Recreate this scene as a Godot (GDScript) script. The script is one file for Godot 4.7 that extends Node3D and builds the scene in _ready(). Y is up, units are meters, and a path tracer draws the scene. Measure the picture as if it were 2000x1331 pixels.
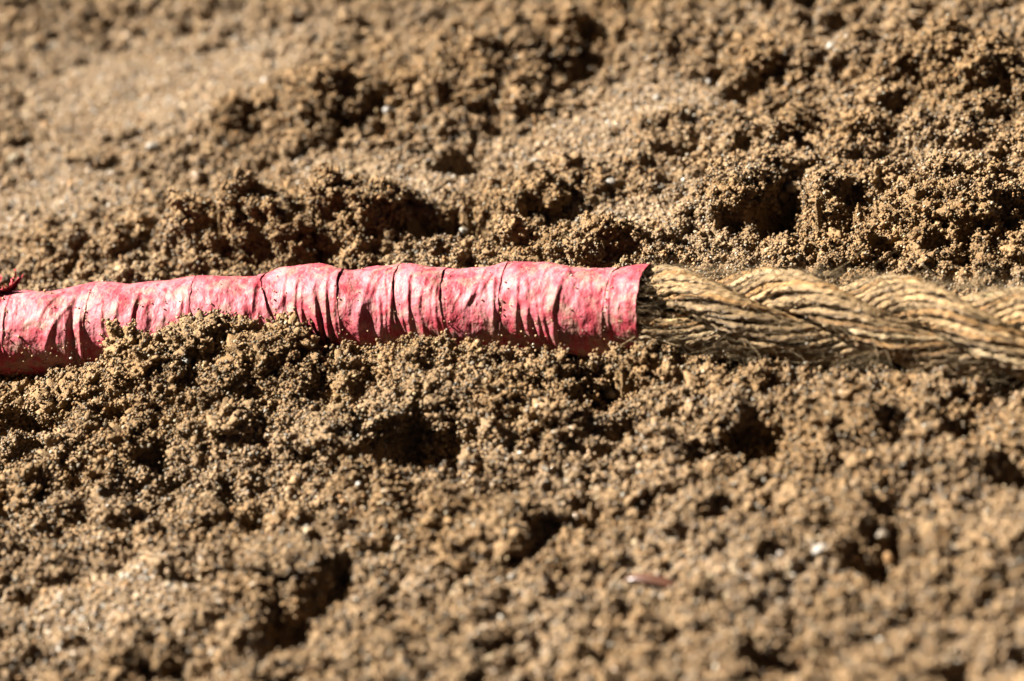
extends Node3D

# A close-up of a rope wrapped in red tape, lying in crumbly soil. Metres, y up; the rope runs roughly along x and the camera looks down from +z.

const DAMP := Color(0.73, 0.73, 0.73)      # slightly damp soil and weathered fibre reflect about half of the dry tones below
const GRAIN_SPACING := 0.00128
const CELL := 0.0010
const NX := 600
const NZ := 825
const X0 := -0.30
const Z0 := -0.48
# rope axis: control points every 0.04 m or so, from far left to far right; "station" s counts them in hundredths times two (station 0 is the third of the way along)
const AXIS_X := [-0.4221, -0.3768, -0.3321, -0.2882, -0.2448, -0.2022, -0.1602, -0.1187, -0.0777, -0.0373, 0.0022, 0.0410, 0.0788, 0.1156, 0.1512, 0.1855, 0.2190, 0.2517, 0.2836, 0.3147]
const AXIS_Z := [-0.1326, -0.1183, -0.1041, -0.0902, -0.0761, -0.0622, -0.0500, -0.0388, -0.0293, -0.0167, -0.0017, 0.0136, 0.0306, 0.0490, 0.0687, 0.0908, 0.1114, 0.1316, 0.1512, 0.1704]
const AXIS_Y := 0.012

var rng := RandomNumberGenerator.new()
var H := PackedFloat32Array()      # height of the soil on the fine grid
var L := PackedFloat32Array()      # how loose the soil is there, 0 packed .. 1.3 crumbly
var ax_p := PackedVector3Array()   # rope axis at every station
var ax_t := PackedVector3Array()
var n_fine := FastNoiseLite.new()
var n_soft := FastNoiseLite.new()
var n_cell := FastNoiseLite.new()
var n_edge := FastNoiseLite.new()
var n_value := FastNoiseLite.new()
var grain_shapes: Array[ArrayMesh] = []
var ico_v := PackedVector3Array()
var ico_i := PackedInt32Array()
var soil_mat := StandardMaterial3D.new()
var grain_mat := StandardMaterial3D.new()
var crumb_mat := StandardMaterial3D.new()
var stone_mat := StandardMaterial3D.new()
var quartz_mat := StandardMaterial3D.new()
var bare := PackedVector3Array()      # where single stones lie: x, z and radius kept free of crumbs


func _ready() -> void:
	rng.seed = 20417
	# ---- camera
	var cam := Camera3D.new()
	cam.name = "camera"
	add_child(cam)
	cam.transform = Transform3D(Basis(Vector3(0.98162718, -0.16524544, 0.0954045), Vector3(0.190809, 0.85011408, -0.49081359), Vector3(0, 0.5, 0.8660254)), Vector3(0, 0.75, 1.29903811))
	var lens := CameraAttributesPhysical.new()
	lens.frustum_focal_length = 135.3
	lens.frustum_focus_distance = 1.510
	lens.exposure_aperture = 6.0
	cam.attributes = lens
	cam.fov = 10.14
	cam.near = 0.05
	cam.far = 60.0
	# ---- sky, sun, exposure
	var env := Environment.new()
	env.background_mode = Environment.BG_SKY
	var sky := Sky.new()
	var sm := ProceduralSkyMaterial.new()
	sm.sky_top_color = Color(0.16, 0.30, 0.58)
	sm.sky_horizon_color = Color(0.52, 0.60, 0.68)
	sm.sky_curve = 0.12
	sm.ground_bottom_color = Color(0.30, 0.22, 0.15)
	sm.ground_horizon_color = Color(0.40, 0.33, 0.26)
	sm.sun_angle_max = 6.0
	sm.sky_energy_multiplier = 0.13
	sm.ground_energy_multiplier = 0.12
	sky.sky_material = sm
	env.sky = sky
	env.tonemap_mode = Environment.TONE_MAPPER_LINEAR
	env.tonemap_exposure = 6.1
	env.sdfgi_enabled = true
	env.ssao_enabled = true
	env.ssil_enabled = true
	var we := WorldEnvironment.new()
	we.name = "world_environment"
	we.environment = env
	add_child(we)
	var sun := DirectionalLight3D.new()
	sun.name = "sun"
	sun.light_energy = 1.6
	sun.light_color = Color(1.0, 0.97, 0.925)
	sun.light_angular_distance = 0.5
	sun.shadow_enabled = true
	add_child(sun)
	sun.look_at_from_position(Vector3(-0.68, 0.70, -0.29), Vector3.ZERO, Vector3.UP)

	prepare()
	lay_soil()
	for e in pebbles():
		bare.append(Vector3(e[0], e[1], e[2]))
	bare.append(Vector3(0.0319, 0.1863, 0.007))
	build_ground()
	scatter_grains()
	scatter_crumbs()
	build_rope()
	build_pebbles()
	build_clods()
	build_litter()


# ------------------------------------------------------------------ helpers

func obj(called: String, mesh: Mesh, mat: Material, parent: Node = self) -> MeshInstance3D:
	var o := MeshInstance3D.new()
	o.name = numbered(called, parent)
	o.mesh = mesh
	o.material_override = mat
	parent.add_child(o, true)
	return o


func numbered(called: String, parent: Node) -> String:
	if not parent.has_node(called):
		return called
	var k := 1
	while parent.has_node("%s_%03d" % [called, k]):
		k += 1
	return "%s_%03d" % [called, k]


func tag(o: Node, label: String, category: String, group := "", kind := "") -> void:
	o.set_meta("label", label)
	o.set_meta("category", category)
	if group:
		o.set_meta("group", group)
	if kind:
		o.set_meta("kind", kind)


class Pile:
	var v := PackedVector3Array()
	var n := PackedVector3Array()
	var c := PackedColorArray()
	var uv := PackedVector2Array()
	var i := PackedInt32Array()
	var use_uv := false

	func mesh() -> ArrayMesh:
		var a := []
		a.resize(Mesh.ARRAY_MAX)
		a[Mesh.ARRAY_VERTEX] = v
		a[Mesh.ARRAY_NORMAL] = n
		a[Mesh.ARRAY_COLOR] = c
		if use_uv:
			a[Mesh.ARRAY_TEX_UV] = uv
		a[Mesh.ARRAY_INDEX] = i
		var m := ArrayMesh.new()
		m.add_surface_from_arrays(Mesh.PRIMITIVE_TRIANGLES, a)
		return m

	func smooth() -> void:      # normals from the faces (front faces run clockwise)
		n.resize(v.size())
		n.fill(Vector3.ZERO)
		for k in range(0, i.size(), 3):
			var a := i[k]
			var b := i[k + 1]
			var d := i[k + 2]
			var f := (v[d] - v[a]).cross(v[b] - v[a])
			n[a] += f
			n[b] += f
			n[d] += f
		for k in n.size():
			n[k] = n[k].normalized()


func icosphere(detail: int) -> Array:
	var t := (1.0 + sqrt(5.0)) / 2.0
	var v: Array[Vector3] = []
	for p in [[-1, t, 0], [1, t, 0], [-1, -t, 0], [1, -t, 0], [0, -1, t], [0, 1, t], [0, -1, -t], [0, 1, -t], [t, 0, -1], [t, 0, 1], [-t, 0, -1], [-t, 0, 1]]:
		v.append(Vector3(p[0], p[1], p[2]).normalized())
	var f := [0, 11, 5, 0, 5, 1, 0, 1, 7, 0, 7, 10, 0, 10, 11, 1, 5, 9, 5, 11, 4, 11, 10, 2, 10, 7, 6, 7, 1, 8, 3, 9, 4, 3, 4, 2, 3, 2, 6, 3, 6, 8, 3, 8, 9, 4, 9, 5, 2, 4, 11, 6, 2, 10, 8, 6, 7, 9, 8, 1]
	for step in detail:
		var mid := {}
		var g := []
		for k in range(0, f.size(), 3):
			var m := []
			for e in 3:
				var a: int = f[k + e]
				var b: int = f[k + (e + 1) % 3]
				var key := Vector2i(mini(a, b), maxi(a, b))
				if not mid.has(key):
					mid[key] = v.size()
					v.append(((v[a] + v[b]) * 0.5).normalized())
				m.append(mid[key])
			g.append_array([f[k], m[0], m[2], m[0], f[k + 1], m[1], m[2], m[1], f[k + 2], m[0], m[1], m[2]])
		f = g
	var idx := PackedInt32Array()
	for k in range(0, f.size(), 3):      # turned so that the outside is clockwise
		idx.append(f[k])
		idx.append(f[k + 2])
		idx.append(f[k + 1])
	return [PackedVector3Array(v), idx]


func rand_dir() -> Vector3:
	var z := rng.randf_range(-1.0, 1.0)
	var a := rng.randf() * TAU
	var r := sqrt(1.0 - z * z)
	return Vector3(r * cos(a), z, r * sin(a))


func rand_basis() -> Basis:
	return Basis(Quaternion(rand_dir(), rng.randf() * TAU))


func grain_color() -> Color:
	var t := rng.randf()
	var k := rng.randf_range(0.84, 1.18)
	if t < 0.66:
		var w := rng.randf()
		return Color(0.39 * k, (0.250 + 0.025 * w) * k, (0.124 + 0.045 * w) * k)
	if t < 0.73:
		return Color(0.39 * k, 0.225 * k, 0.10 * k)
	if t < 0.87:
		return Color(0.30 * k, 0.255 * k, 0.195 * k)
	if t < 0.94:
		return Color(0.55 * k, 0.42 * k, 0.25 * k)
	if t < 0.965:
		return Color(0.62, 0.57, 0.47)
	return Color(0.20 * k, 0.14 * k, 0.09 * k)


func cr(a: float, b: float, c: float, d: float, t: float) -> float:
	return b + 0.5 * t * (c - a + t * (2.0 * a - 5.0 * b + 4.0 * c - d + t * (3.0 * (b - c) + d - a)))


func prepare() -> void:
	for s in range(-1000, 2801):
		var q := (s + 1000) / 200.0
		var k := clampi(int(q), 0, AXIS_X.size() - 2)
		var a := maxi(k - 1, 0)
		var d := mini(k + 2, AXIS_X.size() - 1)
		ax_p.append(Vector3(cr(AXIS_X[a], AXIS_X[k], AXIS_X[k + 1], AXIS_X[d], q - k), AXIS_Y, cr(AXIS_Z[a], AXIS_Z[k], AXIS_Z[k + 1], AXIS_Z[d], q - k)))
	for k in ax_p.size():
		ax_t.append((ax_p[mini(k + 8, ax_p.size() - 1)] - ax_p[maxi(k - 8, 0)]).normalized())
	n_fine.seed = 5
	n_fine.noise_type = FastNoiseLite.TYPE_SIMPLEX_SMOOTH
	n_fine.frequency = 1.0
	n_fine.fractal_type = FastNoiseLite.FRACTAL_NONE
	n_soft.seed = 9
	n_soft.noise_type = FastNoiseLite.TYPE_SIMPLEX_SMOOTH
	n_soft.frequency = 1.0
	n_soft.fractal_octaves = 3
	for m in [n_cell, n_edge, n_value]:
		m.seed = 3
		m.noise_type = FastNoiseLite.TYPE_CELLULAR
		m.cellular_distance_function = FastNoiseLite.DISTANCE_EUCLIDEAN
		m.fractal_type = FastNoiseLite.FRACTAL_NONE
		m.frequency = 1.0
	n_cell.cellular_return_type = FastNoiseLite.RETURN_DISTANCE
	n_edge.cellular_return_type = FastNoiseLite.RETURN_DISTANCE2_SUB
	n_value.cellular_return_type = FastNoiseLite.RETURN_CELL_VALUE
	var ico := icosphere(0)
	ico_v = ico[0]
	ico_i = ico[1]
	var ico1 := icosphere(1)
	for k in 6:
		var p := Pile.new()
		p.v = ico1[0].duplicate()
		p.i = ico1[1]
		var sq := Vector3(rng.randf_range(0.8, 1.2), rng.randf_range(0.75, 1.05), rng.randf_range(0.85, 1.2))
		for j in p.v.size():
			p.v[j] = p.v[j] * sq * (1.0 + 0.34 * n_fine.get_noise_3dv(p.v[j] * 1.5 + Vector3(k * 7.3, 0, 0)))
			p.c.append(Color.WHITE)
		for f in 4:      # chipped faces
			var cut := rand_dir()
			var deep := rng.randf_range(0.62, 0.85)
			for j in p.v.size():
				var over := p.v[j].dot(cut) - deep
				if over > 0.0:
					p.v[j] -= cut * over * 0.9
		p.smooth()
		grain_shapes.append(p.mesh())
	for m in [soil_mat, grain_mat, crumb_mat, stone_mat, quartz_mat]:
		m.vertex_color_use_as_albedo = true
		m.roughness = 0.62
		m.metallic_specular = 0.27
		m.albedo_color = DAMP
	soil_mat.roughness = 0.9
	var gn := FastNoiseLite.new()
	gn.seed = 77
	gn.frequency = 0.02
	gn.fractal_octaves = 4
	var nt := NoiseTexture2D.new()
	nt.width = 512
	nt.height = 512
	nt.seamless = true
	nt.noise = gn
	soil_mat.heightmap_enabled = true
	soil_mat.heightmap_texture = nt
	soil_mat.heightmap_scale = 0.12
	soil_mat.uv1_triplanar = true
	soil_mat.uv1_world_triplanar = true
	soil_mat.uv1_scale = Vector3(80, 80, 80)
	crumb_mat.heightmap_enabled = true
	crumb_mat.heightmap_texture = nt
	crumb_mat.heightmap_scale = 0.05
	crumb_mat.uv1_triplanar = true
	crumb_mat.uv1_scale = Vector3(170, 170, 170)
	stone_mat.roughness = 0.5
	stone_mat.metallic_specular = 0.4
	quartz_mat.roughness = 0.22
	quartz_mat.metallic_specular = 0.6


func station_at(x: float) -> int:        # the station of the rope axis at this x
	var lo := 0
	var hi := ax_p.size() - 1
	while hi - lo > 1:
		var m := (lo + hi) / 2
		if ax_p[m].x < x:
			lo = m
		else:
			hi = m
	return lo


func off_axis(x: float, z: float) -> float:      # distance from the rope's axis in plan, positive on the camera's side
	var k := station_at(x)
	var t := ax_t[k]
	return (z - ax_p[k].z) * t.x - (x - ax_p[k].x) * t.z


func height(x: float, z: float) -> float:
	var fx := clampf((x - X0) / CELL, 0.0, NX - 1.001)
	var fz := clampf((z - Z0) / CELL, 0.0, NZ - 1.001)
	var ix := int(fx)
	var iz := int(fz)
	fx -= ix
	fz -= iz
	var k := iz * NX + ix
	return lerpf(lerpf(H[k], H[k + 1], fx), lerpf(H[k + NX], H[k + NX + 1], fx), fz)


func loose(x: float, z: float) -> float:
	return L[clampi(int((z - Z0) / CELL), 0, NZ - 1) * NX + clampi(int((x - X0) / CELL), 0, NX - 1)]


# ------------------------------------------------------------------ the soil

func bump(x: float, z: float, ru: float, rv: float, h: float, l: float, turn := 0.38, sharp := 2.0) -> void:
	# adds a mound (or pit, h < 0) of half-widths ru along the rope's direction and rv across it; l changes the looseness there
	var ca := cos(turn)
	var sa := sin(turn)
	var reach := maxf(ru, rv) * 2.4
	for iz in range(maxi(0, int((z - reach - Z0) / CELL)), mini(NZ, int((z + reach - Z0) / CELL) + 1)):
		for ix in range(maxi(0, int((x - reach - X0) / CELL)), mini(NX, int((x + reach - X0) / CELL) + 1)):
			var dx := X0 + ix * CELL - x
			var dz := Z0 + iz * CELL - z
			var a := (dx * ca + dz * sa) / ru
			var b := (dz * ca - dx * sa) / rv
			var q := a * a + b * b
			if q < 5.8:
				var w := exp(-pow(q, sharp * 0.5))
				var k := iz * NX + ix
				H[k] += h * w
				L[k] += l * w


func clods(p: Vector3) -> float:      # broken lumps of uneven height with steep cracks between them, 0..1
	var e := n_edge.get_noise_3dv(p) + 1.0
	var d := n_cell.get_noise_3dv(p) + 1.0
	var v := 0.5 + 0.5 * n_value.get_noise_3dv(p)
	if v < 0.16:      # a lump has fallen out here
		return -0.55 * smoothstep(0.0, 0.22, e)
	return (0.25 + 0.75 * v) * smoothstep(0.0, 0.32, e) * (1.0 - 0.45 * d * d)


func lay_soil() -> void:
	H.resize(NX * NZ)
	L.resize(NX * NZ)
	for iz in NZ:
		for ix in NX:
			var x := X0 + ix * CELL
			var z := Z0 + iz * CELL
			H[iz * NX + ix] = 0.0035 * n_soft.get_noise_2d(x * 14.0, z * 14.0)
			L[iz * NX + ix] = 0.62 + 0.3 * n_soft.get_noise_2d(x * 9.0 + 40.0, z * 9.0)
	bump(-0.0886, -0.1196, 0.0240, 0.0280, 0.0132, 0.45)
	bump(-0.1147, -0.1211, 0.0220, 0.0160, 0.0084, 0.50)
	bump(-0.0456, -0.1112, 0.0220, 0.0160, 0.0204, 0.50)
	bump(-0.0659, -0.0968, 0.0180, 0.0120, 0.0072, 0.40)
	bump(-0.0186, -0.0965, 0.0190, 0.0112, -0.0400, 0.30, 0.38, 4.0)
	bump(0.0289, -0.0585, 0.0340, 0.0120, 0.0132, 0.50)
	bump(0.0184, -0.1009, 0.0120, 0.0112, 0.0108, 0.50)
	bump(-0.0030, -0.1028, 0.0120, 0.0080, 0.0060, 0.40)
	bump(0.1009, -0.0758, 0.0140, 0.0200, 0.0180, 0.45)
	bump(0.1156, -0.0540, 0.0080, 0.0160, -0.0425, 0.40, 0.38, 4.0)
	bump(0.1276, -0.0446, 0.0140, 0.0160, 0.0060, 0.30)
	bump(0.1683, -0.0279, 0.0440, 0.0320, 0.0072, 0.50)
	bump(0.1826, 0.0037, 0.0240, 0.0160, 0.0048, 0.40)
	bump(0.1493, -0.0490, 0.0120, 0.0120, -0.0150, 0.20, 0.38, 4.0)
	bump(0.1982, -0.0027, 0.0080, 0.0100, -0.0150, 0.20, 0.38, 4.0)
	bump(-0.0999, -0.2307, 0.0120, 0.0140, 0.0084, 0.50)
	bump(-0.0609, -0.2267, 0.0220, 0.0200, 0.0180, 0.50)
	bump(-0.0485, -0.2035, 0.0120, 0.0080, -0.0150, 0.20, 0.38, 4.0)
	bump(-0.0136, -0.2138, 0.0260, 0.0200, 0.0120, 0.50)
	bump(-0.0066, -0.1609, 0.0120, 0.0096, -0.0125, 0.20, 0.38, 4.0)
	bump(0.0072, -0.2412, 0.0220, 0.0200, 0.0132, 0.50)
	bump(0.0498, -0.2275, 0.0150, 0.0112, -0.0375, 0.40, 0.38, 4.0)
	bump(0.0442, -0.2622, 0.0180, 0.0140, 0.0108, 0.40)
	bump(0.0968, -0.2171, 0.0160, 0.0140, 0.0096, 0.40)
	bump(0.1267, -0.1881, 0.0140, 0.0140, 0.0108, 0.40)
	bump(0.1196, -0.1709, 0.0100, 0.0064, -0.0175, 0.20, 0.38, 4.0)
	bump(0.1624, -0.1723, 0.0140, 0.0160, 0.0132, 0.40)
	bump(0.1669, -0.1601, 0.0060, 0.0056, -0.0125, 0.20, 0.38, 4.0)
	bump(0.2065, -0.1578, 0.0300, 0.0180, 0.0084, 0.50)
	bump(0.2191, -0.1223, 0.0200, 0.0160, 0.0072, 0.50)
	bump(0.0792, -0.1535, 0.0180, 0.0120, 0.0072, 0.30)
	bump(0.1528, -0.1170, 0.0180, 0.0140, 0.0072, 0.30)
	bump(0.0872, -0.1307, 0.0100, 0.0064, -0.0150, 0.20, 0.38, 4.0)
	bump(0.1311, -0.1312, 0.0120, 0.0088, 0.0060, 0.20)
	bump(-0.0391, -0.1747, 0.0220, 0.0088, 0.0060, 0.30)
	bump(-0.1501, -0.3054, 0.0660, 0.0680, -0.0060, -0.65)
	bump(-0.1899, -0.2186, 0.0400, 0.0560, -0.0020, -0.40)
	bump(-0.0422, -0.1614, 0.0480, 0.0200, -0.0010, -0.95)
	bump(0.0766, -0.1847, 0.0320, 0.0180, -0.0020, -0.60)
	bump(0.0577, -0.0869, 0.0240, 0.0160, -0.0020, -0.70)
	bump(-0.0742, -0.1462, 0.0300, 0.0160, 0.0000, -0.30)
	bump(0.0417, -0.1549, 0.0440, 0.0240, 0.0000, -0.70)
	bump(-0.1468, -0.1668, 0.0320, 0.0240, 0.0000, -0.25)
	bump(0.0773, -0.0433, 0.0180, 0.0120, 0.0000, -0.20)
	bump(-0.0417, 0.0659, 0.0184, 0.0176, -0.0525, 0.35, 0.38, 4.0)
	bump(-0.0673, 0.0676, 0.0100, 0.0080, -0.0225, 0.20, 0.38, 4.0)
	bump(-0.0758, 0.0438, 0.0140, 0.0136, 0.0072, 0.10)
	bump(0.0425, 0.0823, 0.0150, 0.0136, -0.0275, 0.25, 0.38, 4.0)
	bump(0.0754, 0.1082, 0.0190, 0.0144, -0.0300, 0.25, 0.38, 4.0)
	bump(0.1542, 0.1295, 0.0076, 0.0104, -0.0350, 0.20, 0.38, 4.0)
	bump(0.1246, 0.1001, 0.0060, 0.0072, -0.0200, 0.10, 0.38, 4.0)
	bump(-0.1549, 0.0104, 0.0090, 0.0096, -0.0225, 0.10, 0.38, 4.0)
	bump(-0.1165, 0.0754, 0.0100, 0.0088, -0.0225, 0.10, 0.38, 4.0)
	bump(-0.0761, 0.1025, 0.0080, 0.0072, -0.0225, 0.10, 0.38, 4.0)
	bump(-0.0976, 0.1760, 0.0110, 0.0180, -0.0375, 0.10, 0.38, 4.0)
	bump(-0.0797, 0.1494, 0.0050, 0.0160, -0.0200, 0.10, 0.38, 4.0)
	bump(0.0734, 0.2498, 0.0140, 0.0104, -0.0250, 0.10, 0.38, 4.0)
	bump(0.0292, 0.2003, 0.0120, 0.0072, -0.0125, 0.10, 0.38, 4.0)
	bump(0.1081, 0.2020, 0.0120, 0.0064, -0.0175, 0.10, 0.38, 4.0)
	bump(0.0778, 0.1544, 0.0080, 0.0064, -0.0125, 0.10, 0.38, 4.0)
	bump(0.1651, 0.1671, 0.0080, 0.0100, -0.0225, 0.10, 0.38, 4.0)
	bump(-0.1376, 0.0585, 0.0080, 0.0064, -0.0150, 0.10, 0.38, 4.0)
	bump(-0.1834, -0.0041, 0.0120, 0.0080, -0.0125, 0.10, 0.38, 4.0)
	bump(-0.1918, 0.1239, 0.0050, 0.0064, -0.0150, 0.10, 0.38, 4.0)
	bump(0.0148, 0.0510, 0.0220, 0.0144, 0.0060, 0.30)
	bump(-0.0126, 0.0484, 0.0180, 0.0120, 0.0048, 0.30)
	bump(-0.1229, 0.0262, 0.0240, 0.0160, 0.0048, 0.20)
	bump(0.1126, 0.1140, 0.0260, 0.0160, 0.0060, 0.20)
	bump(-0.1521, 0.1275, 0.0400, 0.0320, 0.0072, -0.40)
	bump(-0.1783, 0.1582, 0.0320, 0.0240, 0.0024, -0.30)
	bump(-0.0993, 0.1290, 0.0140, 0.0080, 0.0060, -0.20)
	bump(0.0459, 0.1834, 0.0600, 0.0220, 0.0024, -0.30)
	bump(0.1016, 0.2286, 0.0520, 0.0280, 0.0000, -0.25)
	bump(0.0052, 0.2206, 0.0500, 0.0200, 0.0000, -0.15)
	bump(0.0082, 0.1116, 0.0400, 0.0160, 0.0000, -0.20)
	bump(-0.1837, -0.0404, 0.0180, 0.0120, 0.0000, -0.20)
	bump(-0.0442, 0.1717, 0.0320, 0.0280, 0.0000, -0.25)
	# the bank of soil pushed up against the near side of the rope, and the bed under it
	var bank_x := [-0.2680, -0.2047, -0.1816, -0.1590, -0.1480, -0.1353, -0.1172, -0.1072, -0.0894, -0.0785, -0.0589, -0.0391, -0.0275, -0.0104, -0.0008, 0.0183, 0.0375, 0.0488, 0.0652, 0.0836, 0.0925, 0.1101, 0.1280, 0.1453, 0.1790, 0.2283]
	var bank_h := [-0.0001, -0.0010, 0.0087, 0.0132, 0.0213, 0.0235, 0.0227, 0.0224, 0.0205, 0.0146, 0.0127, 0.0132, 0.0119, 0.0103, 0.0094, 0.0088, 0.0106, 0.0109, 0.0080, 0.0086, 0.0069, 0.0043, 0.0056, 0.0048, 0.0052, 0.0051]
	for ix in NX:
		var x := X0 + ix * CELL
		var st := station_at(x)
		var hc: float = bank_h[0]
		for k in bank_x.size() - 1:
			if x >= bank_x[k]:
				hc = lerpf(bank_h[k], bank_h[k + 1], clampf((x - bank_x[k]) / (bank_x[k + 1] - bank_x[k]), 0, 1))
		hc -= 0.0050 + 0.003 * smoothstep(-0.02, 0.06, x)
		var gap := 0.007 * smoothstep(0.055, 0.09, x)      # the bare rope lies clear of the bank
		for iz in NZ:
			var z := Z0 + iz * CELL
			var d := (z - ax_p[st].z) * ax_t[st].x - (x - ax_p[st].x) * ax_t[st].z
			if d < -0.04 or d > 0.14:
				continue
			var k := iz * NX + ix
			var w := smoothstep(0.012 + gap, 0.025 + gap, d) * (1.0 - smoothstep(0.030, 0.060 + maxf(hc, 0.0) * 1.9, d))
			H[k] = lerpf(H[k], hc + H[k] * 0.25, w)
			L[k] = lerpf(L[k], 1.0, w * 0.7)
	# clods, crumbs and grain in the surface itself
	for iz in NZ:
		for ix in NX:
			var x := X0 + ix * CELL
			var z := Z0 + iz * CELL
			var k := iz * NX + ix
			var l := clampf(L[k], lerpf(0.10, 0.22, smoothstep(-0.30, -0.12, z)), 1.35)
			var wx := n_fine.get_noise_2d(x * 70.0, z * 70.0)
			var wz := n_fine.get_noise_2d(x * 70.0 + 50.0, z * 70.0)
			var vx := n_fine.get_noise_2d(x * 260.0 + 20.0, z * 260.0)
			var vz := n_fine.get_noise_2d(x * 260.0, z * 260.0 + 70.0)
			var p := Vector3(x, H[k] * 0.8, z)
			var a := clods(p * 32.0 + Vector3(wx + vx * 0.3, 0, wz + vz * 0.3) * 0.5)
			var b := clods(p * 82.0 + Vector3(wz + vx * 0.5, 0, wx + vz * 0.5) * 0.5 + Vector3(9, 0, 4))
			var c := clods(p * 205.0 + Vector3(vx, wx, vz) * 0.5 + Vector3(3, 0, 8))
			H[k] += l * l * 0.0125 * (1.0 + 0.5 * smoothstep(0.03, 0.08, z - 0.38 * x)) * (a - 0.42) + l * 0.0080 * (b - 0.42) + (0.12 + 0.88 * l) * 0.0028 * (c - 0.4)
			H[k] += 0.0006 * n_fine.get_noise_2d(x * 420.0, z * 420.0)
	# the rope presses its bed into the soil
	for ix in NX:
		var x := X0 + ix * CELL
		var st := station_at(x)
		for iz in NZ:
			var z := Z0 + iz * CELL
			var d := (z - ax_p[st].z) * ax_t[st].x - (x - ax_p[st].x) * ax_t[st].z
			if absf(d) < 0.0185:
				var k := iz * NX + ix
				H[k] = minf(H[k], AXIS_Y - sqrt(0.0185 * 0.0185 - d * d) - 0.0004)
			var dug := 0.008 * smoothstep(0.055, 0.09, x) * smoothstep(0.004, 0.012, d) * (1.0 - smoothstep(0.022, 0.028, d))
			if dug > 0.0:
				H[iz * NX + ix] -= dug


func tone(x: float, z: float) -> Color:
	var dry := clampf(1.05 - 1.05 * loose(x, z) + 0.55 * n_soft.get_noise_2d(x * 16.0 + 90.0, z * 16.0), 0.0, 1.0)
	return Color(0.885, 0.82, 0.70).lerp(Color(1.08, 1.12, 1.20), dry)


func soil_color(x: float, z: float) -> Color:
	var t := 0.5 + 0.5 * n_soft.get_noise_2d(x * 30.0 + 7.0, z * 30.0)
	var q := 0.5 + 0.5 * n_fine.get_noise_2d(x * 700.0, z * 700.0)
	var k := (0.8 + 0.3 * t) * (0.75 + 0.4 * q)
	return Color(0.385 * k, (0.25 + 0.02 * t) * k, (0.126 + 0.035 * t) * k) * tone(x, z)


func build_ground() -> void:
	var xs := PackedFloat32Array()
	var zs := PackedFloat32Array()
	for k in range(16, 0, -1):
		xs.append(X0 - 0.004 * (pow(1.45, k) - 1.0) / 0.45)
		zs.append(Z0 - 0.004 * (pow(1.45, k) - 1.0) / 0.45)
	for k in NX:
		xs.append(X0 + k * CELL)
	for k in NZ:
		zs.append(Z0 + k * CELL)
	for k in range(1, 17):
		xs.append(X0 + (NX - 1) * CELL + 0.004 * (pow(1.45, k) - 1.0) / 0.45)
		zs.append(Z0 + (NZ - 1) * CELL + 0.004 * (pow(1.45, k) - 1.0) / 0.45)
	var p := Pile.new()
	var w := xs.size()
	for z in zs:
		for x in xs:
			var past := maxf(maxf(X0 - x, x + X0), maxf(Z0 - z, z - Z0 - (NZ - 1) * CELL))      # beyond the fine patch
			var far := smoothstep(0.0, 0.05, past)
			p.v.append(Vector3(x, lerpf(height(x, z), 0.006 * n_soft.get_noise_2d(x * 9.0, z * 9.0) - 0.004, far) - 0.0004, z))
			p.c.append(soil_color(x, z))
	for j in zs.size() - 1:
		for k in w - 1:
			var a := j * w + k
			p.i.append_array(PackedInt32Array([a, a + 1, a + w, a + 1, a + w + 1, a + w]))
	p.smooth()
	var g := obj("soil_ground", p.mesh(), soil_mat)
	tag(g, "brown crumbly soil with mounds, pits and packed patches around the rope", "soil", "", "structure")


func in_view(x: float, z: float, margin: float) -> bool:
	# the patch of ground worth strewing: a quadrilateral about the photographed area
	if x < -0.212 - margin or z < lerpf(-0.419, -0.207, (x + 0.212) / 0.46) - margin:
		return false
	if z > lerpf(0.167, 0.283, (x + 0.2) / 0.343) + margin:
		return false
	return x < lerpf(0.248, 0.143, (z + 0.207) / 0.49) + margin


func clear_of_rope(p: Vector3, r: float) -> bool:
	var k := station_at(p.x)
	var t := ax_t[k]
	var d := (p.z - ax_p[k].z) * t.x - (p.x - ax_p[k].x) * t.z
	return Vector2(d, p.y - AXIS_Y).length() > 0.0182 + r * 0.5


func many(called: String, mesh: Mesh, mat: Material, buffer: PackedFloat32Array, parent: Node) -> void:
	var mm := MultiMesh.new()
	mm.transform_format = MultiMesh.TRANSFORM_3D
	mm.use_colors = true
	mm.mesh = mesh
	mm.instance_count = buffer.size() / 16
	mm.buffer = buffer
	var o := MultiMeshInstance3D.new()
	o.name = numbered(called, parent)
	o.multimesh = mm
	o.material_override = mat
	o.set_meta("kind", "stuff")
	parent.add_child(o, true)


func put(buf: PackedFloat32Array, b: Basis, o: Vector3, c: Color) -> void:
	buf.append_array(PackedFloat32Array([b.x.x, b.y.x, b.z.x, o.x, b.x.y, b.y.y, b.z.y, o.y, b.x.z, b.y.z, b.z.z, o.z, c.r, c.g, c.b, 1.0]))


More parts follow.
